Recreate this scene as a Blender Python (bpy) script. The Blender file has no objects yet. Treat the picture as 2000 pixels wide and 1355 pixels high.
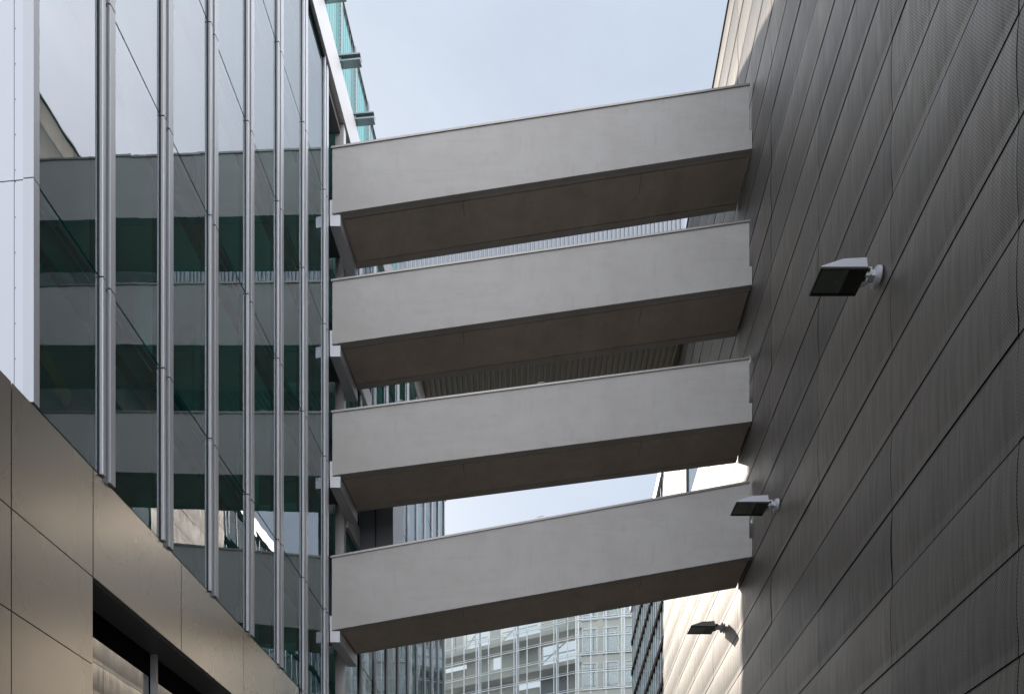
import bpy, math, random
from mathutils import Vector, Matrix
random.seed(7)
S = bpy.context.scene
C = S.collection

# ------------------------------------------------------------------ camera
cam_d = bpy.data.cameras.new("camera"); cam = bpy.data.objects.new("camera", cam_d); C.objects.link(cam)
cam.location = (0, 0, 1.6); cam.rotation_euler = (math.radians(90), 0, 0)
cam_d.sensor_width = 36; cam_d.lens = 26.1; cam_d.shift_x = 0.0; cam_d.shift_y = 0.6188
cam_d.clip_start = 0.1; cam_d.clip_end = 2000
S.camera = cam

# ------------------------------------------------------------------ light
SUN = Vector((-1.06, 1.80, 1.24)).normalized()
elev = math.asin(SUN.z); azi = math.atan2(SUN.x, SUN.y)
w = bpy.data.worlds.new("World"); S.world = w; w.use_nodes = True
nt = w.node_tree; nt.nodes.clear(); N = nt.nodes.new; L = nt.links.new
sky = N('ShaderNodeTexSky'); sky.sky_type = 'NISHITA'; sky.sun_disc = False
sky.sun_elevation = elev; sky.sun_rotation = azi
sky.air_density = 1.0; sky.dust_density = 2.0; sky.ozone_density = 1.5
tc = N('ShaderNodeTexCoord'); mp = N('ShaderNodeMapping'); mp.inputs['Scale'].default_value = (1.0, 1.0, 2.2)
L(tc.outputs['Generated'], mp.inputs['Vector'])
no = N('ShaderNodeTexNoise'); no.inputs['Scale'].default_value = 2.6; no.inputs['Detail'].default_value = 8; no.inputs['Roughness'].default_value = 0.6
no.inputs['Distortion'].default_value = 0.6
L(mp.outputs['Vector'], no.inputs['Vector'])
cr = N('ShaderNodeMapRange'); cr.inputs['From Min'].default_value = 0.40; cr.inputs['From Max'].default_value = 0.66
L(no.outputs['Fac'], cr.inputs['Value'])
# thin haze everywhere, bright bank added right of and behind the camera to lift bridges and reflections
dt = N('ShaderNodeVectorMath'); dt.operation = 'DOT_PRODUCT'; dt.inputs[1].default_value = Vector((0.80, -0.52, 0.30)).normalized()
L(tc.outputs['Generated'], dt.inputs[0])
bk = N('ShaderNodeMapRange'); bk.inputs['From Min'].default_value = 0.06; bk.inputs['From Max'].default_value = 0.42
L(dt.outputs['Value'], bk.inputs['Value'])
cc = N('ShaderNodeMix'); cc.data_type = 'RGBA'
cc.inputs['A'].default_value = (6.1, 6.9, 7.9, 1); cc.inputs['B'].default_value = (33, 33.3, 35, 1)
L(bk.outputs['Result'], cc.inputs['Factor'])
fa = N('ShaderNodeMath'); fa.operation = 'MULTIPLY_ADD'; fa.inputs[1].default_value = 0.20; fa.inputs[2].default_value = 0.62
L(cr.outputs['Result'], fa.inputs[0])
mx = N('ShaderNodeMix'); mx.data_type = 'RGBA'
L(fa.outputs[0], mx.inputs['Factor']); L(sky.outputs['Color'], mx.inputs['A']); L(cc.outputs['Result'], mx.inputs['B'])
bg = N('ShaderNodeBackground'); bg.inputs['Strength'].default_value = 0.10
wo = N('ShaderNodeOutputWorld'); L(mx.outputs['Result'], bg.inputs['Color']); L(bg.outputs[0], wo.inputs[0])

sd = bpy.data.lights.new("sun", 'SUN'); sd.energy = 2.0; sd.angle = math.radians(0.55); sd.color = (1.0, 0.93, 0.83)
so = bpy.data.objects.new("sun", sd); C.objects.link(so); so.location = (-40, 60, 60)
so.rotation_euler = SUN.to_track_quat('Z', 'Y').to_euler()
S.view_settings.view_transform = 'Standard'; S.view_settings.look = 'None'
S.view_settings.exposure = 0.3; S.view_settings.gamma = 1.0
S.render.engine = 'CYCLES'
S.cycles.max_bounces = 8; S.cycles.glossy_bounces = 5; S.cycles.transparent_max_bounces = 12; S.cycles.diffuse_bounces = 4
S.cycles.caustics_reflective = False

# ------------------------------------------------------------------ helpers
class MB:
    def __init__(s): s.v = []; s.f = []; s.uv = []; s.smooth = False
    def face(s, pts, uv=None):
        n = len(s.v); s.v += [tuple(p) for p in pts]; s.f.append(tuple(range(n, n + len(pts))))
        s.uv.append(uv)
    def hexa(s, p):     # p: 8 points, 0-3 bottom ring, 4-7 top ring
        n = len(s.v); s.v += [tuple(q) for q in p]
        for f in ((0,3,2,1),(4,5,6,7),(0,1,5,4),(1,2,6,5),(2,3,7,6),(3,0,4,7)):
            s.f.append(tuple(n + i for i in f)); s.uv.append(None)
    def box(s, x0, x1, y0, y1, z0, z1):
        s.hexa([(x0,y0,z0),(x1,y0,z0),(x1,y1,z0),(x0,y1,z0),(x0,y0,z1),(x1,y0,z1),(x1,y1,z1),(x0,y1,z1)])
    def wbox(s, W, y0, y1, o0, o1, z0, z1):   # box in a wall's own frame
        s.hexa([W(y0,o0,z0),W(y1,o0,z0),W(y1,o1,z0),W(y0,o1,z0),W(y0,o0,z1),W(y1,o0,z1),W(y1,o1,z1),W(y0,o1,z1)])
    def extr(s, ring0, ring1):                # closed prism between two rings
        n = len(s.v); k = len(ring0); s.v += [tuple(p) for p in ring0] + [tuple(p) for p in ring1]
        s.f.append(tuple(range(n, n+k))); s.f.append(tuple(range(n+2*k-1, n+k-1, -1))); s.uv += [None, None]
        for i in range(k):
            j = (i+1) % k; s.f.append((n+i, n+k+i, n+k+j, n+j)); s.uv.append(None)
    def bar(s, a, b, r, seg=8):
        a = Vector(a); b = Vector(b); d = (b-a).normalized()
        u = d.orthogonal().normalized(); v = d.cross(u)
        R = lambda c: [c + r*(math.cos(t)*u + math.sin(t)*v) for t in [2*math.pi*i/seg for i in range(seg)]]
        s.extr(R(a), R(b))
    def sbar(s, a, b, r1, r2=None):          # square bar
        r2 = r2 or r1
        a = Vector(a); b = Vector(b); d = (b-a).normalized(); up = Vector((0,0,1)) if abs(d.z) < .95 else Vector((0,1,0))
        u = d.cross(up).normalized(); v = u.cross(d)
        R = lambda c: [c+r1*u+r2*v, c-r1*u+r2*v, c-r1*u-r2*v, c+r1*u-r2*v]
        s.extr(R(a), R(b))
    def build(s, name, mat, parent=None, bevel=0.0):
        off = Vector((0,0,0)); p = parent
        while p is not None: off += p.location; p = p.parent
        me = bpy.data.meshes.new(name)
        me.from_pydata([tuple(Vector(v) - off) for v in s.v], [], s.f); me.update()
        if any(u is not None for u in s.uv):
            ul = me.uv_layers.new(name='m')
            for poly, u in zip(me.polygons, s.uv):
                if u:
                    for li, c in zip(poly.loop_indices, u): ul.data[li].uv = c
        import bmesh
        bm = bmesh.new(); bm.from_mesh(me)
        if not s.smooth: bmesh.ops.recalc_face_normals(bm, faces=bm.faces)
        bm.to_mesh(me); bm.free()
        if s.smooth:
            for poly in me.polygons: poly.use_smooth = True
        me.materials.append(mat)
        o = bpy.data.objects.new(name, me); C.objects.link(o); o.parent = parent
        if bevel:
            m = o.modifiers.new('bevel', 'BEVEL'); m.width = bevel; m.segments = 2; m.limit_method = 'ANGLE'
        return o
rpane = random.Random(5)
def pane(W, y0, y1, z0, z1, name, mt, par, t=.0022):
    b = MB(); J = lambda: rpane.uniform(-t, t)
    a, c, d, e = J(), J(), J(), J(); o0, o1 = -.033, -.006
    b.hexa([W(y0,o0+a,z0),W(y1,o0+c,z0),W(y1,o1+c,z0),W(y0,o1+a,z0),W(y0,o0+d,z1),W(y1,o0+e-0,z1),W(y1,o1+e,z1),W(y0,o1+d,z1)])
    return b.build(name, mt, par)
def tag(o, label=None, cat=None, group=None, kind=None):
    if label: o['label'] = label
    if cat: o['category'] = cat
    if group: o['group'] = group
    if kind: o['kind'] = kind
    return o
def empty(name, loc, label, cat, group=None):
    o = bpy.data.objects.new(name, None); C.objects.link(o); o.location = loc; o.empty_display_size = .3
    return tag(o, label, cat, group)
def copy_tree(o, parent=None):
    c = o.copy(); C.objects.link(c); c.parent = parent
    for ch in [x for x in bpy.data.objects if x.parent == o]: copy_tree(ch, c)
    return c

# wall frames: o is the distance out of the wall towards the lane
nl = math.hypot(1, .084); nr = math.hypot(1, .048)
def WL(y, o, z): return (-6.65 + .084*y + o/nl, y - o*.084/nl, z)
def WR(y, o, z): return (5.54 + .048*y - o/nr, y + o*.048/nr, z)
def at(px, py, Y): return ((px-1000)/1450*Y, Y, 1.6 + (1915-py)/1450*Y)

# ------------------------------------------------------------------ materials
def mat(name, col=(.5,.5,.5), rough=.5, metal=0.0, spec=.5):
    m = bpy.data.materials.new(name); m.use_nodes = True
    b = m.node_tree.nodes['Principled BSDF']
    b.inputs['Base Color'].default_value = (*col, 1); b.inputs['Roughness'].default_value = rough
    b.inputs['Metallic'].default_value = metal; b.inputs['Specular IOR Level'].default_value = spec
    return m
def nd(m, t): return m.node_tree.nodes.new(t)
def lk(m, a, b): m.node_tree.links.new(a, b)
def coords(m, scale=(1,1,1), uv=False):
    t = nd(m, 'ShaderNodeTexCoord'); p = nd(m, 'ShaderNodeMapping'); p.inputs['Scale'].default_value = scale
    lk(m, t.outputs['UV' if uv else 'Object'], p.inputs['Vector']); return p.outputs['Vector']
def noise(m, vec, scale, detail=4, rough=.55, dist=0):
    n = nd(m, 'ShaderNodeTexNoise'); n.inputs['Scale'].default_value = scale; n.inputs['Detail'].default_value = detail
    n.inputs['Roughness'].default_value = rough; n.inputs['Distortion'].default_value = dist; lk(m, vec, n.inputs['Vector']); return n.outputs['Fac']
def rng(m, v, a, b, c, d):
    n = nd(m, 'ShaderNodeMapRange'); lk(m, v, n.inputs['Value'])
    for k, x in zip(('From Min','From Max','To Min','To Max'), (a,b,c,d)): n.inputs[k].default_value = x
    return n.outputs['Result']
def mathn(m, op, a, b=None, c=None):
    n = nd(m, 'ShaderNodeMath'); n.operation = op
    for i, x in enumerate((a, b, c)):
        if x is None: continue
        if isinstance(x, (int, float)): n.inputs[i].default_value = x
        else: lk(m, x, n.inputs[i])
    return n.outputs[0]
def mixc(m, f, a, b, typ='MIX'):
    n = nd(m, 'ShaderNodeMix'); n.data_type = 'RGBA'; n.blend_type = typ
    if isinstance(f, (int, float)): n.inputs['Factor'].default_value = f
    else: lk(m, f, n.inputs['Factor'])
    for k, x in (('A', a), ('B', b)):
        if isinstance(x, tuple): n.inputs[k].default_value = (*x, 1)
        else: lk(m, x, n.inputs[k])
    return n.outputs['Result']
def bump(m, h, strength, dist):
    n = nd(m, 'ShaderNodeBump'); n.inputs['Strength'].default_value = strength; n.inputs['Distance'].default_value = dist
    lk(m, h, n.inputs['Height']); return n.outputs['Normal']
def P(m): return m.node_tree.nodes['Principled BSDF']

def concrete(name, c1, c2, stain):
    m = mat(name, c1, .82, 0, .25)
    v = coords(m, (1,1,1)); vs = coords(m, (1.2, 1.2, .25)); vh = coords(m, (.35, .35, 3.0))
    big = noise(m, v, .9, 6, .6, .3); col = mixc(m, rng(m, big, .3, .7, 0, 1), c1, c2)
    patch = noise(m, v, 3.2, 5, .65); col = mixc(m, rng(m, patch, .48, .75, 0, .22), col, stain)
    hz = noise(m, vh, 2.0, 5, .6); col = mixc(m, rng(m, hz, .5, .8, 0, .28), col, stain)
    dr = noise(m, vs, 5.0, 4, .6); col = mixc(m, rng(m, dr, .58, .8, 0, .35), col, stain)
    lk(m, col, P(m).inputs['Base Color'])
    lk(m, bump(m, noise(m, v, 60, 4), .15, .004), P(m).inputs['Normal'])
    return m
M_conc = concrete('concrete', (.53,.52,.51), (.47,.455,.44), (.36,.34,.32))
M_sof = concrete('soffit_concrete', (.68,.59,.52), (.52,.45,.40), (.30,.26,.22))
M_cop = mat('coping_metal', (.26,.25,.24), .45, .8)
M_dark = mat('dark_gasket', (.015,.015,.017), .5)
M_char = mat('charcoal_panel', (.13,.13,.135), .4)
M_grey = mat('grey_panel', (.22,.235,.26), .35, .3)
M_yel = mat('yellow_paint', (1.0,.10,.0), .5)
M_rub = mat('black_header', (.010,.009,.009), .9, 0, .05)

def brushed(name, col, rough, metal, amp=.1, **k):
    m = mat(name, col, rough, metal)
    b = noise(m, coords(m, (1,1,.6)), .8, 3); d = noise(m, coords(m, (1,1,1)), 1.3, 2)
    lk(m, rng(m, b, .1, .9, rough*.85, rough*1.15), P(m).inputs['Roughness'])
    c2 = tuple(c*(1-amp) for c in col)
    lk(m, mixc(m, rng(m, d, 0, 1, 0, 1), c2, col), P(m).inputs['Base Color'])
    return m
M_white = brushed('white_aluminium', (.62,.64,.68), .45, .3, var=.04, amp=.04)
M_silver = brushed('silver_aluminium', (.56,.58,.61), .42, .35, var=.05, amp=.05)
M_chan = brushed('grey_aluminium', (.33,.36,.39), .42, .4, var=.05, amp=.08)
M_champ = brushed('champagne_metal', (.61,.575,.52), .27, 1.0, var=.02, streak=(9, 9, .2), amp=.04)
M_fascia = brushed('fascia_metal', (.72,.70,.70), .38, .4, amp=.1)

SPV = 1.255
# pierced metal sheet of the right building
M_clad = mat('pierced_cladding', (.5,.48,.45), .4, .9)
m = M_clad
uvv = coords(m, (1,1,1), True)
st = nd(m, 'ShaderNodeMapping'); st.inputs['Scale'].default_value = (7, .35, 1); lk(m, uvv, st.inputs['Vector'])
sn = noise(m, st.outputs[0], 2.2, 5, .6)
bn = noise(m, uvv, .55, 4, .55)
grime = noise(m, st.outputs[0], .8, 6, .65)
base = mixc(m, rng(m, sn, .35, .7, 0, 1), (.44,.405,.37), (.33,.305,.278))
base = mixc(m, rng(m, grime, .55, .8, 0, .5), base, (.22,.20,.175))
sep = nd(m, 'ShaderNodeSeparateXYZ'); lk(m, uvv, sep.inputs[0])
cu = mathn(m, 'FLOOR', mathn(m, 'DIVIDE', mathn(m, 'ADD', sep.outputs[0], 20.1), 3.2))
cv = mathn(m, 'FLOOR', mathn(m, 'DIVIDE', mathn(m, 'SUBTRACT', sep.outputs[1], .38), SPV))
cx = nd(m, 'ShaderNodeCombineXYZ'); lk(m, cu, cx.inputs[0]); lk(m, cv, cx.inputs[1])
wn = nd(m, 'ShaderNodeTexWhiteNoise'); wn.noise_dimensions = '3D'; lk(m, cx.outputs[0], wn.inputs['Vector'])
base = mixc(m, 1.0, base, mixc(m, wn.outputs['Value'], (.80,.80,.82), (1.08,1.06,1.04)), 'MULTIPLY')
PIT = .030
ua = mathn(m, 'MULTIPLY', mathn(m, 'ADD', sep.outputs[0], mathn(m, 'MULTIPLY', sep.outputs[1], .577)), 2*math.pi/PIT)
va = mathn(m, 'MULTIPLY', sep.outputs[1], 2*math.pi/(PIT*.866))
dots = mathn(m, 'MULTIPLY', mathn(m, 'ADD', mathn(m, 'COSINE', ua), 1), mathn(m, 'ADD', mathn(m, 'COSINE', va), 1))
hole = rng(m, dots, 1.15, 1.7, 0, 1)
base = mixc(m, hole, base, (.02,.02,.02))
lk(m, base, P(m).inputs['Base Color'])
lk(m, rng(m, hole, 0, 1, .9, .0), P(m).inputs['Metallic'])
lk(m, rng(m, mathn(m, 'ADD', sn, mathn(m, 'MULTIPLY', bn, .6)), .55, 1.1, .46, .61), P(m).inputs['Roughness'])
lk(m, bump(m, bn, .12, .08), P(m).inputs['Normal'])

def glass(name, tint, gcol, ior, wob=.25, base=0.0, body=None):
    m = bpy.data.materials.new(name); m.use_nodes = True; t = m.node_tree; t.nodes.clear()
    tr = nd(m, 'ShaderNodeBsdfTransparent'); tr.inputs[0].default_value = (*tint, 1)
    gl = nd(m, 'ShaderNodeBsdfGlossy'); gl.inputs['Color'].default_value = (*gcol, 1); gl.inputs['Roughness'].default_value = 0.004
    fr = nd(m, 'ShaderNodeFresnel'); fr.inputs['IOR'].default_value = ior
    mx = nd(m, 'ShaderNodeMixShader'); out = nd(m, 'ShaderNodeOutputMaterial')
    ge = nd(m, 'ShaderNodeNewGeometry')   # mirror coat on the outer face of each sheet only
    f = mathn(m, 'MULTIPLY', rng(m, fr.outputs[0], 0, 1, base, 1), mathn(m, 'SUBTRACT', 1.0, ge.outputs['Backfacing']))
    lk(m, f, mx.inputs[0]); lk(m, tr.outputs[0], mx.inputs[1]); lk(m, gl.outputs[0], mx.inputs[2])
    if body:   # added diffuse tint; the green on coated_glass stands in for light from inside
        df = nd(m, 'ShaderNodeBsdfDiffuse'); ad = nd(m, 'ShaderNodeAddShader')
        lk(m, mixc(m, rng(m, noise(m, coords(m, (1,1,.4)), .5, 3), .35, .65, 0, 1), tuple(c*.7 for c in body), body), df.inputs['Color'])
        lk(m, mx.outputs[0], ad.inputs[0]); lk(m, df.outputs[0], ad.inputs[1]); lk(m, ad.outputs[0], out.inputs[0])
    else: lk(m, mx.outputs[0], out.inputs[0])
    v = coords(m, (1,1,1)); n = noise(m, v, .8, 2, .5)
    nb = bump(m, n, wob, .02); lk(m, nb, gl.inputs['Normal'])
    return m
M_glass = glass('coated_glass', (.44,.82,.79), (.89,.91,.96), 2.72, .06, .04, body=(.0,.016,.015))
M_glassp = glass('plinth_glass', (.2,.25,.22), (.9,.9,.88), 3.2, .07)
M_teal = glass('teal_glass', (.60,.92,.88), (.9,1,.98), 1.15, .1)
M_skin = glass('skin_glass', (.90,.92,.90), (.9,.92,.92), 1.6, .05)
M_lens = glass('lens_glass', (.72,.77,.73), (.9,.9,.9), 1.6, .0)
M_in = mat('interior_wall', (.35,.36,.35), .7)
M_ceil = mat('interior_ceiling', (.80,.82,.80), .7)
M_corr = mat('corrugated_sheet', (.27,.295,.325), .5, .2)
M_lamp = mat('lamp_grey_paint', (.62,.65,.70), .42, .2)
M_refl = mat('reflector', (.50,.52,.49), .5, .2)
M_steel = mat('galvanised_steel', (.30,.31,.33), .4, .7)
M_frame = mat('pale_frame', (.62,.66,.68), .45, .2)
M_back = mat('back_wall_grey', (.50,.50,.48), .7)
M_blue = glass('blue_glass', (.25,.32,.36), (.85,.93,1.0), 2.6, .2, body=(.05,.075,.09))

# ground
M_gr = mat('paving', (.22,.20,.18), .85)
lk(M_gr, mixc(M_gr, noise(M_gr, coords(M_gr), .6, 6), (.16,.15,.135), (.27,.25,.22)), P(M_gr).inputs['Base Color'])
g = MB(); g.box(-400, 400, -400, 400, -1, 0); tag(g.build('ground', M_gr), kind='structure')

# ------------------------------------------------------------------ left building
LB = empty('office_building', WL(20, -5, 0), 'office building with silver mullions and green tinted glass above champagne metal panels', 'building')
LV = [8.68, 11.45, 15.5, 19.0, 22.55, 26.1]
MUL = [10.53 + 1.545*k for k in range(7)]
MW = .165
END = 38.0
# body behind the glass
b = MB(); b.wbox(WL, 9.0, END-.1, -16, -3.4, 0, 27.2); b.build('core', M_in, LB)
b = MB(); b.wbox(WL, 9.25, END-.1, -3.39, -.06, 26.3, 27.2); b.build('roof_slab', M_ceil, LB)
for z in LV[1:5]:
    b = MB(); b.wbox(WL, 9.25, 20.0, -3.39, -.32, z-.42, z-.05); b.build('floor_slab', M_ceil, LB)
    b = MB(); b.wbox(WL, 21.4, END-.1, -3.39, -.32, z-.42, z-.05); b.build('floor_slab', M_ceil, LB)
b = MB(); b.wbox(WL, 9.25, END-.1, -3.39, -.32, 8.2, 8.6); b.build('floor_slab', M_ceil, LB)
M_lining = mat('pale_lining', (.50,.52,.50), .8)  # pale sheets added behind the wing glass to catch light and read teal
M_edge = mat('slab_edge_brown', (.035,.024,.022), .6)
for z0, z1 in zip(LV[:-1], LV[1:]):
    b = MB(); b.wbox(WL, 9.3, 19.9, -.315, -.15, z1-.50, z1-.055); b.build('slab_edge', M_edge, LB)
    b = MB(); b.wbox(WL, 21.5, 37.7, -.98, -.94, z0+.01, z1-.45); b.build('lining_sheet', M_lining, LB)
for y in (9.9, 14.3, 18.6, 24.5, 30, 35.5):
    b = MB(); p = WL(y, -1.6, 0)
    b.bar((p[0], p[1], 8.6), (p[0], p[1], 26.3), .28, 20); b.smooth = False; b.build('column', M_ceil, LB)
for y in (9.32, 12.05, 15.14, 21.5, 26.0, 31.5):       # cross walls
    b = MB(); b.wbox(WL, y, y+.12, -3.38, -1.2, 8.61, 26.29); b.build('partition', M_in, LB)
b = MB(); a0 = Vector(WL(9.6, -.50, 10.12)); a1 = Vector(WL(10.45, -.50, 9.80)); b.sbar(a0, a1, .03, .13)
tag(b.build('stair_stringer', M_yel, LB), 'yellow painted beam behind the glass')

def mullion(y, z0, z1, joints, w=MW):
    b = MB(); segs = sorted([z0] + [j for j in joints if z0 < j < z1] + [z1])
    # profile (along, out)
    prof_a = [(-w+.025, .0), (-w+.025, .045), (-w+.032, .055), (-w+.085, .055), (-w+.095, .045), (-w+.095, .0)]
    prof_c = [(w-.125, .0), (w-.125, .035), (w-.115, .045), (w-.012, .050), (w, .040), (w, .0)]
    for s0, s1 in zip(segs[:-1], segs[1:]):
        for pr in (prof_a, prof_c):
            b.extr([WL(y+a, o, s0+.012) for a, o in pr], [WL(y+a, o, s1-.012) for a, o in pr])
    o = b.build('mullion', M_silver, LB)
    c = MB()
    for s0, s1 in zip(segs[:-1], segs[1:]): c.wbox(WL, y-w+.097, y+w-.127, -.05, .008, s0+.018-.06, s1-.018-.06)
    c.build('channel', M_chan, o)
    d = MB(); d.wbox(WL, y-w-.012, y+w+.012, -.12, -.051, z0, z1); d.wbox(WL, y-w, y-w+.024, -.05, .006, z0, z1)
    d.build('gasket', M_dark, o)
for y in MUL[:-1]: mullion(y, 8.68 if y < 18 else 5.0, LV[-1], LV)
mullion(MUL[-1], 5.0, LV[-1], LV)
ys = [9.21 - MW] + MUL
for a, c in zip(ys[:-1], ys[1:]):
    for z0, z1 in zip(LV[:-1], LV[1:]):
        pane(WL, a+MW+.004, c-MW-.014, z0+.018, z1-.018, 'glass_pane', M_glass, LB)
for z in LV[1:]:
    b = MB(); b.wbox(WL, 9.22, 19.8, -.13, -.04, z-.05, z+.05); b.build('transom', M_dark, LB)
# glazing below the panes past the plinth
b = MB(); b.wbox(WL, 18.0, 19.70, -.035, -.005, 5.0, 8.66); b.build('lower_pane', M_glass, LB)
# end return of the glazed volume, faces the camera
e = MB(); p = WL(9.12, 0, 0)
def RT(x, d, z): return (x, 9.12 - .084*(x+5.88) - d, z)
def rbox(mb, x0, x1, d0, d1, z0, z1):
    mb.hexa([RT(x0,d0,z0),RT(x1,d0,z0),RT(x1,d1,z0),RT(x0,d1,z0),RT(x0,d0,z1),RT(x1,d0,z1),RT(x1,d1,z1),RT(x0,d1,z1)])
for x0, x1 in ((-5.96-.165, -5.955), (-6.9, -6.13), (-7.7, -6.905), (-8.5, -7.705)):
    for z0, z1 in ((8.70, 11.44), (11.455, 15.49), (15.51, 18.99)):
        b = MB(); rbox(b, x0, x1-.004, -.05, 0, z0, z1); o = b.build('return_panel', M_white, LB)
        if x0 > -6.2:
            z = z0+.12
            while z < z1:
                r = MB(); q = Vector(RT(x0+.013, 0, z)); r.bar(q, q + Vector((0,-.004,0)), .006, 8); z += .435
                r.build('rivet', M_dark, o)
b = MB(); rbox(b, -12, -5.96, -.2, -.051, 8.6, 27); b.build('end_wall', M_char, LB)
b = MB(); b.wbox(WL, 9.105, 9.205, -.12, .02, 8.70, 11.44); b.wbox(WL, 9.105, 9.205, -.12, .02, 11.455, 26.1); b.build('corner_trim', M_silver, LB)
# plinth panels
def panel(y0, y1, z0, z1):
    b = MB(); J = [rpane.uniform(-.003, .0) for i in range(4)]; ya, yb, za, zc = y0+.008, y1-.008, z0+.008, z1-.008
    b.hexa([WL(ya,-.06,za),WL(yb,-.06,za),WL(yb,J[0],za),WL(ya,J[1],za),WL(ya,-.06,zc),WL(yb,-.06,zc),WL(yb,J[2],zc),WL(ya,J[3],zc)])
    b.build('plinth_panel', M_champ, LB)
JY = [-6.0, -3.7, -1.3, 1.1, 3.5, 5.9, 7.0, 8.77, 10.26, 12.56, 14.93, 17.25, 17.92]
for a, c in zip(JY[:-1], JY[1:]): panel(a, c, 7.18, 8.68)
JY2 = [-6.0, -3.7, -1.3, 1.1, 3.5, 5.9, 7.0, 8.77, 10.26]
ZR = [0.0, 1.2, 2.4, 3.6, 4.78, 5.97, 7.18]
for a, c in zip(JY2[:-1], JY2[1:]):
    for z0, z1 in zip(ZR[:-1], ZR[1:]): panel(a, c, z0, z1)
b = MB(); b.wbox(WL, -6, 10.25, -16, -.061, 0, 8.66); b.wbox(WL, 10.25, 17.9, -16, -.061, 7.2, 8.66); b.build('plinth_backing', M_rub, LB)
b = MB(); b.wbox(WL, 10.25, 20.0, -.62, -.56, 6.77, 7.2); b.build('window_header', M_rub, LB)
b = MB(); b.wbox(WL, 10.25, 17.9, -.56, -.062, 7.16, 7.2); b.build('window_soffit', M_char, LB)
b = MB(); b.wbox(WL, 10.25, 17.9, -3.5, -.7, 0, .1); b.wbox(WL, 10.25, 20, -3.6, -3.5, 0, 7.2); b.build('shop_wall', M_in, LB)
for y0 in (10.3, 12.65, 15.1):
    b = MB(); b.wbox(WL, y0, y0+2.25, -.60, -.57, .05, 6.76); b.build('street_window', M_glassp, LB)
    b = MB(); b.wbox(WL, y0+2.27, y0+2.34, -.555, -.46, .0, 7.155); b.build('window_post', M_silver, LB)
b = MB(); b.wbox(WL, 32.6, END-.02, -15, -.35, 27.26, 30.6); b.build('sun_blocker', M_char, LB)  # added box out of view, blocks stray sun on the right wall
# roof fascia and rooftop glass screen
b = MB(); b.wbox(WL, 9.1, END, -.3, .10, 26.13, 27.25); b.build('roof_fascia', M_fascia, LB)
b = MB(); b.wbox(WL, 9.1, 19.95, -.05, .04, 26.05, 26.12); b.build('head_trim', M_dark, LB)
y = 18.55
while y < 28.5:
    b = MB(); b.wbox(WL, y-.07, y+.07, -.22, -.06, 27.25, 30.3); po = b.build('screen_post', M_steel, LB)
    r = MB()
    for z in [27.4+.14*i for i in range(20)]:
        q = Vector(WL(y-.071, -.09, z)); r.bar(q, q+Vector((0,-.006,0)), .012, 6)
    r.build('bolt_row', M_dark, po)
    b = MB(); b.wbox(WL, y-.10, y+.10, -.50, .50, 28.02, 28.06); b.wbox(WL, y-.10, y+.10, -.50, .50, 28.18, 28.22); b.wbox(WL, y-.03, y+.03, -.50, .50, 28.061, 28.179)
    b.build('outrigger', M_steel, LB)
    b = MB(); b.wbox(WL, y+.08, y+1.36, -.16, -.14, 27.27, 28.0); b.build('screen_glass', M_teal, LB)
    b = MB(); b.wbox(WL, y+.08, y+1.36, -.16, -.14, 28.1, 30.2); so_ = b.build('screen_glass', M_teal, LB)
    r = MB()
    for i in range(6): r.wbox(WL, y+.13+i*.22, y+.143+i*.22, -.135, -.123, 28.1, 30.25)
    r.build('screen_bar', M_steel, so_)
    y += 1.44
b = MB(); b.wbox(WL, 18.4, 29.5, -.30, -.17, 27.97, 28.10); b.wbox(WL, 18.4, 29.5, -.20, -.10, 30.255, 30.31); b.build('screen_rail', M_char, LB)
# dark entrance bay where the footbridges land
b = MB(); b.wbox(WL, 20.0, 21.25, -.5, -.40, 0, 26.1); b.wbox(WL, 20.0, 20.04, -.39, -.1, 0, 26.1); b.build('landing_wall', M_char, LB)
for z in LV[1:]:
    b = MB(); b.wbox(WL, 20.05, 21.25, -.39, -.05, z-.25, z-.08); b.build('landing_slab', M_char, LB)
b = MB(); b.wbox(WL, 21.25, 21.45, -.2, .05, 0, 26.1); b.build('white_jamb', M_fascia, LB)
# second glazed run
MU2 = [23.03 + 1.64*k for k in range(10)]
for y in MU2: mullion(y, 6.0, 26.1, LV, .135)
ys2 = [21.45-.135] + MU2 + [END]
LV2 = [6.0] + LV[1:]
for a, c in zip(ys2[:-1], ys2[1:]):
    for z0, z1 in zip(LV2[:-1], LV2[1:]):
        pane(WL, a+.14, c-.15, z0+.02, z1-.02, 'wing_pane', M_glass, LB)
for z in LV[1:5]:
    b = MB(); b.wbox(WL, 21.5, END-.1, -.13, -.04, z-.05, z+.05); b.build('transom', M_dark, LB)
b = MB(); b.wbox(WL, END-.14, END, -16, .03, 0, 26.1); b.build('end_wall', M_fascia, LB)
for z0, z1 in ((14.7, 15.35), (19.75, 20.4)):
    b = MB(); b.wbox(WL, 21.46, 23.9, .02, .13, z0, z1); b.build('white_ledge', M_fascia, LB)
# grey boxed bay beyond the bridges
b = MB(); b.wbox(WL, 22.6, 24.0, .11, 1.15, 13.8, 18.1); o = b.build('grey_bay', M_grey, LB)
q = MB(); x0 = WL(22.6, .62, 0)[0]; q.box(x0-.012, x0+.012, 22.46, 22.56, 13.8, 18.1); q.build('bay_joint', M_dark, o)

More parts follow.
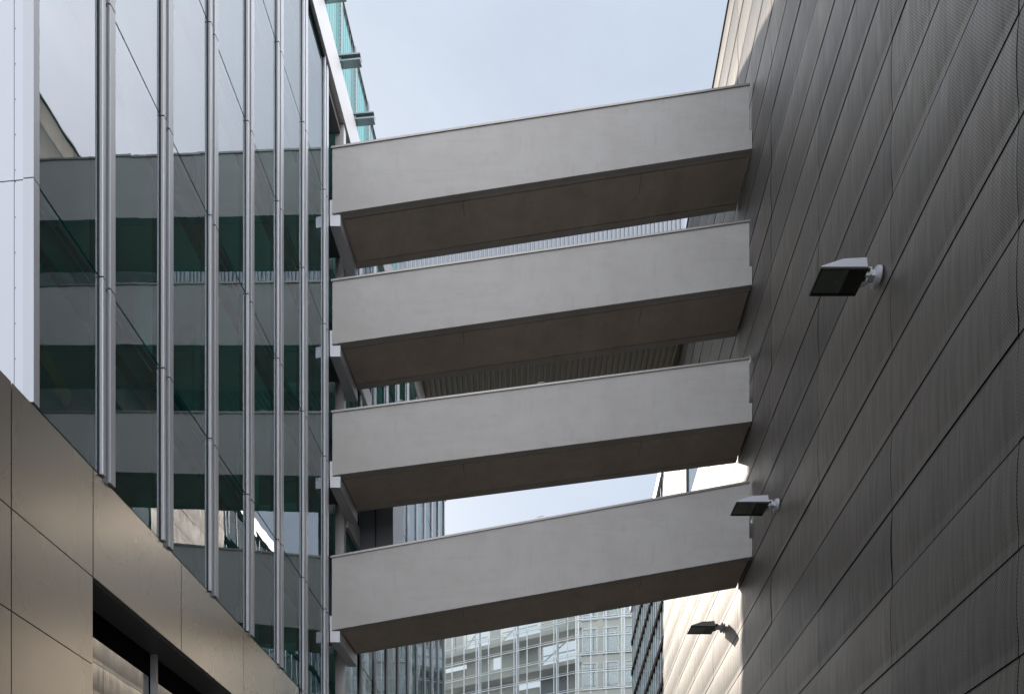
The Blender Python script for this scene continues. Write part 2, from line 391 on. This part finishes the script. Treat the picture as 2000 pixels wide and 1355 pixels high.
# ------------------------------------------------------------------ right building
RB = empty('metal_clad_building', WR(15, -5, 0), 'tall building clad in pierced metal strips, shaded near and sunlit far off, on the right', 'building')
VJ = [11.9 + 3.2*k for k in range(-6, 8)]
VJ[-1] = 35.3
SP = 1.255; ZJ = [5.40 + SP*k for k in range(-4, 21)]; ZJ = [0.1] + ZJ + [31.4]
PROF = [(0,.002),(.05,.0075),(.16,.016),(.30,.0215),(.46,.0235),(.62,.0215),(.76,.0155),(.85,.0085),(.875,.007),(.90,.0075),(1,.0105)]
rp = random.Random(3)
win = (26.95, 29.45, 20.0, 24.5)
for a, c in zip(VJ[:-1], VJ[1:]):
    b = MB(); b.smooth = True
    for z0, z1 in zip(ZJ[:-1], ZJ[1:]):
        amp = .85 + rp.random()*.35; ta = (rp.random()-.5)*.005; tb = (rp.random()-.5)*.005; tz = (rp.random()-.5)*.010
        segs = [(a, c)]
        if z0 > 19.9 and z1 < 24.9 and a < win[1] and c > win[0]:
            segs = [(p, q) for p, q in ((a, min(c, win[0])), (max(a, win[1]), c)) if q - p > .2]
        for sa, sc in segs:
            nu = 6; n = len(b.v)
            cols = [0, .25, .5, .75, 1.0]
            for i, u in enumerate(cols):
                yy = sa+.007 + (sc-sa-.014)*u
                pil = .0015*math.sin(math.pi*u)
                for t, o in PROF:
                    zz = z1-.005 - (z1-z0-.010)*t
                    edge = 1
                    oo = edge*(o*amp*1.35 + pil*math.sin(math.pi*t) + ta*(1-u) + tb*u + tz*t + .006)
                    b.v.append(WR(yy, oo, zz))
            K = len(PROF)
            for i in range(len(cols)-1):
                for j in range(K-1):
                    q = (n+i*K+j, n+i*K+j+1, n+(i+1)*K+j+1, n+(i+1)*K+j)
                    b.f.append(q); b.uv.append([(b.v[k][1], b.v[k][2]) for k in q])
    b.build('cladding_panel', M_clad, RB)
def wbacking(mb, y0, y1, z0, z1): mb.wbox(WR, y0, y1, -14, -.015, z0, z1)
b = MB(); wbacking(b, -7.3, win[0], 0, 31.3); wbacking(b, win[1], 35.25, 0, 31.3); wbacking(b, win[0], win[1], 0, win[2]); wbacking(b, win[0], win[1], win[3], 31.3)
b.build('wall_core', M_rub, RB)
b = MB(); b.wbox(WR, -7.3, 35.3, -14, .06, 31.405, 31.46); b.build('parapet_cap', M_cop, RB)
b = MB(); b.wbox(WR, win[0]+.01, win[1]-.01, -.03, .0, win[2], win[3]); b.build('window_pane', M_blue, RB)
b = MB(); b.wbox(WR, win[1]-.06, win[1]-.005, -.3, .06, win[2], win[3]); b.build('window_frame', M_char, RB)
# glazed wing with fins further along the same street front
FW = empty('finned_office_wing', WR(42, -4, 0), 'blue glass wing with dark bands and white fins beyond the sunlit metal wall', 'building')
b = MB(); b.wbox(WR, 35.4, 49, -10, -.9, 0, 25.9); b.build('core', M_char, FW)
b = MB(); b.wbox(WR, 35.4, 49, -.9, .12, 25.9, 26.5); b.build('parapet', M_fascia, FW)
zf = 2.0
while zf < 25.5:
    b = MB(); b.wbox(WR, 35.4, 48.9, -.9, .05, zf, zf+.30); b.build('floor_band', M_rub, FW)
    b = MB(); b.wbox(WR, 35.45, 48.9, -.06, -.03, zf+.31, zf+1.95); b.build('window_band', M_blue, FW)
    zf += 1.97
yf = 35.6
while yf < 49:
    b = MB(); b.wbox(WR, yf, yf+.05, -.029, .0, .1, 25.9); b.build('fin', M_frame, FW); yf += .82

# ------------------------------------------------------------------ footbridges
BR = [  # near face corners in photo pixels: TL, TR, BL, BR
 ((645,290),(1470,165),(649,417),(1471,290), 'topmost of the four concrete footbridges, its top edge against the sky', 0),
 ((646,549),(1466,432),(649,672),(1468,556), 'second footbridge from the top, below pale ribbed cladding seen over its edge', 1),
 ((646,805),(1464,700),(649,928),(1466,823), 'third footbridge from the top, with dark ribbed underside seen over its edge', 2),
 ((645,1088),(1461,942),(648,1230),(1464,1087), 'lowest and steepest of the four concrete footbridges, above the glass grid building', 3)]
YN = 20.0; BW = 1.62
for tl, tr, bl, br, lab, idx in BR:
    TL, TR, BL_, BRr = [Vector(at(*p, YN)) for p in (tl, tr, bl, br)]
    root = empty('footbridge', ((TL.x+TR.x)/2, YN+BW/2, BL_.z), lab, 'footbridge', 'concrete footbridges across the lane')
    xl, xr = BL_.x, WR(YN, 0, 0)[0] - .03
    sl = (BRr.z-BL_.z)/(BRr.x-BL_.x); H0 = TL.z-BL_.z; 
    zb = lambda x: BL_.z + sl*(x-BL_.x)
    stp = (TR.z-TL.z)/(TR.x-TL.x); zt = lambda x: TL.z + stp*(x-TL.x)
    T = .13
    def prism(mb, xa, xb, y0, y1, f0, f1, dxa=0, dxb=0):   # dxa: skew so that the ends follow the walls
        mb.hexa([(xa,y0,f0(xa)),(xb,y0,f0(xb)),(xb+dxb,y1,f0(xb)),(xa+dxa,y1,f0(xa)),
                 (xa,y0,f1(xa)),(xb,y0,f1(xb)),(xb+dxb,y1,f1(xb)),(xa+dxa,y1,f1(xa))])
    b = MB()
    xs = xr - .075
    prism(b, xl, xs, YN, YN+T, lambda x: zb(x), lambda x: zt(x))
    prism(b, xs+.0005, xr, YN, YN+T, lambda x: zb(x), lambda x: zb(x)+.50)
    b.build('parapet', M_conc, root, .008)
    b = MB(); prism(b, xl+.05, xr+.045, YN+BW-T, YN+BW, lambda x: zb(x), lambda x: zt(x), 0, 0); b.build('parapet', M_conc, root, .008)
    # slab underneath with a drip groove
    b = MB()
    G = .19
    prism(b, xl+.004, xr-.004, YN+T+.0005, YN+G, lambda x: zb(x)+.004, lambda x: zb(x)+.25, .01, .0)
    prism(b, xl+.24, xr-.04, YN+G+.026, YN+BW-G-.026, lambda x: zb(x)+.010, lambda x: zb(x)+.25, .11, .06)
    prism(b, xl+.05, xr+.04, YN+BW-G, YN+BW-T-.0005, lambda x: zb(x)+.004, lambda x: zb(x)+.25, .02, .0)
    prism(b, xl+.10, xr-.04, YN+G-.01, YN+BW-G+.01, lambda x: zb(x)+.05, lambda x: zb(x)+.24)
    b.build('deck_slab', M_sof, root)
    for fx in (.31, .74):
        x = xl + fx*(xr-xl); c = MB(); prism(c, x-.005, x+.005, YN+G+.03, YN+BW-G-.03, lambda q: zb(q)+.008, lambda q: zb(q)+.03, .03, .03)
        c.build('soffit_joint', M_dark, root)
    b = MB()
    prism(b, xl-.03, xs+.01, YN-.018, YN+T+.03, lambda x: zt(x), lambda x: zt(x)+.035)
    prism(b, xl-.03, xs+.01, YN-.024, YN-.006, lambda x: zt(x)-.022, lambda x: zt(x)+.03)
    n = 5
    b.build('coping', M_cop, root)
    b = MB(); prism(b, xl+.02, xs, YN+BW-T-.03, YN+BW+.018, lambda x: zt(x), lambda x: zt(x)+.035); b.build('coping', M_cop, root)
    for fx in ((.33, .51, .97) if idx == 0 else (.16, .5, .97)):
        x = xl + fx*(xs-xl); z = zt(x)+.035
        c = MB(); c.sbar((x, YN+.06, z), (x, YN+.06, z+.07), .006); c.sbar((x-.09, YN+.06, z+.075), (x+.09, YN+.06, z+.075+.18*stp), .006)
        c.build('conductor_clip', M_steel, root)
    # white bearing beam under the left end
    xw = WL(YN, 0, 0)[0]
    b = MB(); z1 = zb(xl) - .005; z0 = z1 - .30
    b.hexa([(xw+.06,YN+.03,z0),(xl+.21,YN+.03,z0),(xl+.21+.14,YN+BW-.02,z0),(xw+.06+.136,YN+BW-.02,z0),
            (xw+.06,YN+.03,z1),(xl+.21,YN+.03,z1),(xl+.21+.14,YN+BW-.02,z1),(xw+.06+.136,YN+BW-.02,z1)])
    b.hexa([(xw+.05,YN+.05,z1),(xl-.006,YN+.05,z1),(xl-.006,YN+.25,z1),(xw+.05,YN+.25,z1),
            (xw+.05,YN+.05,z1+.42),(xl-.006,YN+.05,z1+.42),(xl-.006,YN+.25,z1+.42),(xw+.05,YN+.25,z1+.42)])
    b.build('bearing_beam', M_white, root)

# ------------------------------------------------------------------ corrugated link building high above the lane
LK = empty('ribbed_link_building', (1, 31, 27.5), 'high block of pale ribbed metal with dark ribbed underside, seen between the footbridges', 'building')
xa, xb = WL(29.5, .12, 0)[0], WR(29.5, .08, 0)[0]
XO = -24.0  # block stretched left out of view to stop sun leaking past it
def ribs(x0, x1, pitch, dep=.06):
    out = []; x = x0
    while x < x1-pitch:
        out += [(x, 0), (x+pitch*.45, 0), (x+pitch*.55, dep), (x+pitch*.92, dep)]; x += pitch
    out.append((x1, 0)); return out
LZ0, LZ1, LYB = 27.5, 33.25, 33.2
b = MB(); R = ribs(XO, xb, .17)
for (x0, d0), (x1, d1) in zip(R[:-1], R[1:]):
    b.face([(x0,29.5-d0,LZ0),(x1,29.5-d1,LZ0),(x1,29.5-d1,LZ1),(x0,29.5-d0,LZ1)])
b.build('ribbed_front', M_corr, LK)
b = MB(); R = ribs(xa, xb, .24, .11)
for (x0, d0), (x1, d1) in zip(R[:-1], R[1:]):
    b.face([(x0,29.5,LZ0-d0),(x1,29.5,LZ0-d1),(x1,LYB,LZ0-d1),(x0,LYB,LZ0-d0)])
M_csof = mat('ribbed_soffit_sheet', (.34,.30,.26), .5, .2)
b.build('ribbed_soffit', M_csof, LK)
b = MB(); b.box(XO, xa-.01, 29.53, LYB, 27.27, LZ1-.01)
b.hexa([(xa,29.53,LZ0+.03),(xb,29.53,LZ0+.03),(WR(LYB,.08,0)[0],LYB-.02,LZ0+.03),(WL(LYB,.12,0)[0],LYB-.02,LZ0+.03),
                  (xa,29.53,LZ1),(xb,29.53,LZ1),(WR(LYB,.08,0)[0],LYB-.02,LZ1),(WL(LYB,.12,0)[0],LYB-.02,LZ1)])
b.build('core', M_char, LK)

# ------------------------------------------------------------------ glass skin building at the end of the lane
GB = empty('glass_skin_building', (2, 64, 0), 'distant building behind a grid of clear glass panes, seen under the lowest footbridge', 'building')
A = Vector((-9.6, 67.5, 0)); B_ = Vector((5.15, 60.0, 0)); D_ = Vector((15.0, 58.2, 0))
def run(p, q, inner, n_off):
    d = (q-p); Lh = d.length; d.normalize(); nrm = Vector((d.y, -d.x, 0))
    if nrm.y > 0: nrm = -nrm
    def F(s, o, z): v = p + d*s + nrm*o; return (v.x, v.y, z)
    return F, Lh
ZT = 34.0
rg = random.Random(11)
for p, q, kind in ((A, B_, 0), (B_, D_, 1)):
    F, Lh = run(p, q, 0, 0)
    def fb(mb, s0, s1, o0, o1, z0, z1):
        mb.hexa([F(s0,o0,z0),F(s1,o0,z0),F(s1,o1,z0),F(s0,o1,z0),F(s0,o0,z1),F(s1,o0,z1),F(s1,o1,z1),F(s0,o1,z1)])
    b = MB(); fb(b, 0, Lh, -.02, 0, 8, ZT); b.build('glass_skin', M_skin, GB)
    b = MB(); s = 0; k = 0
    while s < Lh:
        fb(b, s-.03, s+.03, .001, .08, 8, ZT)
        if k % 3 == 0: fb(b, s+.20, s+.26, .001, .08, 8, ZT); fb(b, s+.01, s+.22, -.5, -.42, 8, ZT)
        s += 1.22; k += 1
    z = 8
    while z < ZT:
        fb(b, 0, Lh, .08, .12, z-.03, z+.03); fb(b, 0, Lh, .10, .13, z+.14, z+.17); z += 1.42
    b.build('skin_frame', M_frame, GB)
    # inner storeys
    if kind == 0:
        z = 8; r = 0
        while z < ZT-1:
            b = MB(); fb(b, 0, Lh, -3.2, -1.2, z, z+.34); b.build('walkway', M_back, GB)
            s = 0
            while s < Lh-.1:
                w2 = rg.choice((1.22, 2.44, 3.66)); w2 = min(w2, Lh-s)
                t = rg.random()
                if t > .22:
                    b = MB(); h = 2.84 if t > .4 else 1.3 + rg.random()
                    fb(b, s, s+w2-.06, -3.2-rg.random()*.4, -3.1+rg.random()*.8, z+.341, z+min(h, 2.83)); b.build('storey_panel', M_back if t < .93 else M_grey, GB)
                elif t > .06:
                    b = MB(); fb(b, s+.1, s+.2, -2, -1.9, z+.341, z+2.8); fb(b, s+w2*.5, s+w2*.5+.08, -2, -1.9, z+.341, z+2.8); fb(b, s+.2, s+w2-.1, -2.2, -2.12, z+1.5, z+1.58)
                    b.sbar(F(s+.2,-1.7,z+.5), F(s+w2-.2,-1.7,z+2.6), .05); b.build('window_frame', M_frame, GB)
                s += w2
            z += 2.84; r += 1
    else:
        b = MB(); fb(b, 0, Lh, -6, -1.5, 8, ZT-.2); b.build('inner_wall', M_back, GB)
        z = 8.6
        while z < ZT-2.5:
            s = .35
            while s < Lh-1.5:
                b = MB(); 
                fb(b, s, s+.10, -1.49, -1.38, z, z+2.2); fb(b, s+1.22, s+1.32, -1.49, -1.38, z, z+2.2); fb(b, s+.101, s+1.219, -1.49, -1.38, z+2.1, z+2.2); fb(b, s+.101, s+1.219, -1.49, -1.38, z, z+.1)
                o = b.build('window', M_frame, GB)
                b = MB(); fb(b, s+.101, s+1.219, -1.49, -1.45, z+.11, z+2.09); b.build('pane', M_blue, o)
                s += 1.75
            z += 2.84

# ------------------------------------------------------------------ floodlights on the right wall
# local axes: +x out of the wall, y along the lane (0 = near side), z up
FL = empty('floodlight', (0,0,0), 'x', 'floodlight', 'floodlights on the metal wall')
b = MB()
prof = [(.26,.0),(1.02,.0),(1.02,.025),(.66,.145),(.28,.165)]
b.extr([(x, 0, z) for x, z in prof], [(x, .46, z) for x, z in prof])
b.build('housing', M_lamp, FL, .006)
b = MB()
for x0, x1, y0, y1 in ((.255,1.03,-.012,.012),(.255,1.03,.448,.472),(.255,.285,.0125,.4475),(1.0,1.03,.0125,.4475)): b.box(x0, x1, y0, y1, -.035, -.001)
b.build('lens_frame', M_dark, FL)
b = MB(); b.box(.286, .999, .013, .447, -.028, -.022); b.build('lens', M_lens, FL)
b = MB()
b.face([(.62,.03,-.006),(.99,.03,-.006),(.99,.43,-.006),(.62,.43,-.006)])
b.box(.55, .57, .02, .44, -.018, -.004); b.bar((.68,.18,-.012),(.68,.27,-.012), .012, 10); b.build('reflector', M_refl, FL)
b = MB(); b.box(.30, .545, .02, .44, -.016, -.004); b.build('gear_cover', M_dark, FL)
b = MB()
seg = [(.245+.0, .02), (.245,.14)]
for y0 in (.13, .30):
    pr = [(.27,.15),(.13,.135),(.13,.03),(.17,-.005),(.23,-.015),(.29,.01)]
    b.extr([(x, y0, z) for x, z in pr], [(x, y0+.03, z) for x, z in pr])
b.box(.04, .15, .16, .30, .02, .12)
b.build('hinge_arm', M_lamp, FL, .004)
b = MB(); b.bar((.19,.10,.07),(.19,.36,.07), .022, 12); b.build('hinge_bolt', M_dark, FL)
b = MB(); b.bar((-.02,.23,.06),(.045,.23,.06), .145, 28); b.bar((.0451,.23,.06),(.06,.23,.06), .12, 28); b.build('wall_plate', M_lamp, FL, .004)
ROT = Matrix(((-1/nr, -.0, 0), (.048/nr, 1, 0), (0,0,1)))
lamps = [(12.05, 13.18, 'nearest and largest of the three grey floodlights, high on the shaded metal wall'),
         (17.45, 12.86, 'middle floodlight, in front of the right end of the lowest footbridge'),
         (23.05, 12.62, 'farthest floodlight, on the sunlit wall below the lowest footbridge')]
src = FL
for i, (y, z, lab) in enumerate(lamps):
    o = src if i == 0 else copy_tree(src)
    o['label'] = lab
    o.location = WR(y, .075, z)
    o.rotation_euler = (0, 0, 0); o.scale = (-1, 1, 1)
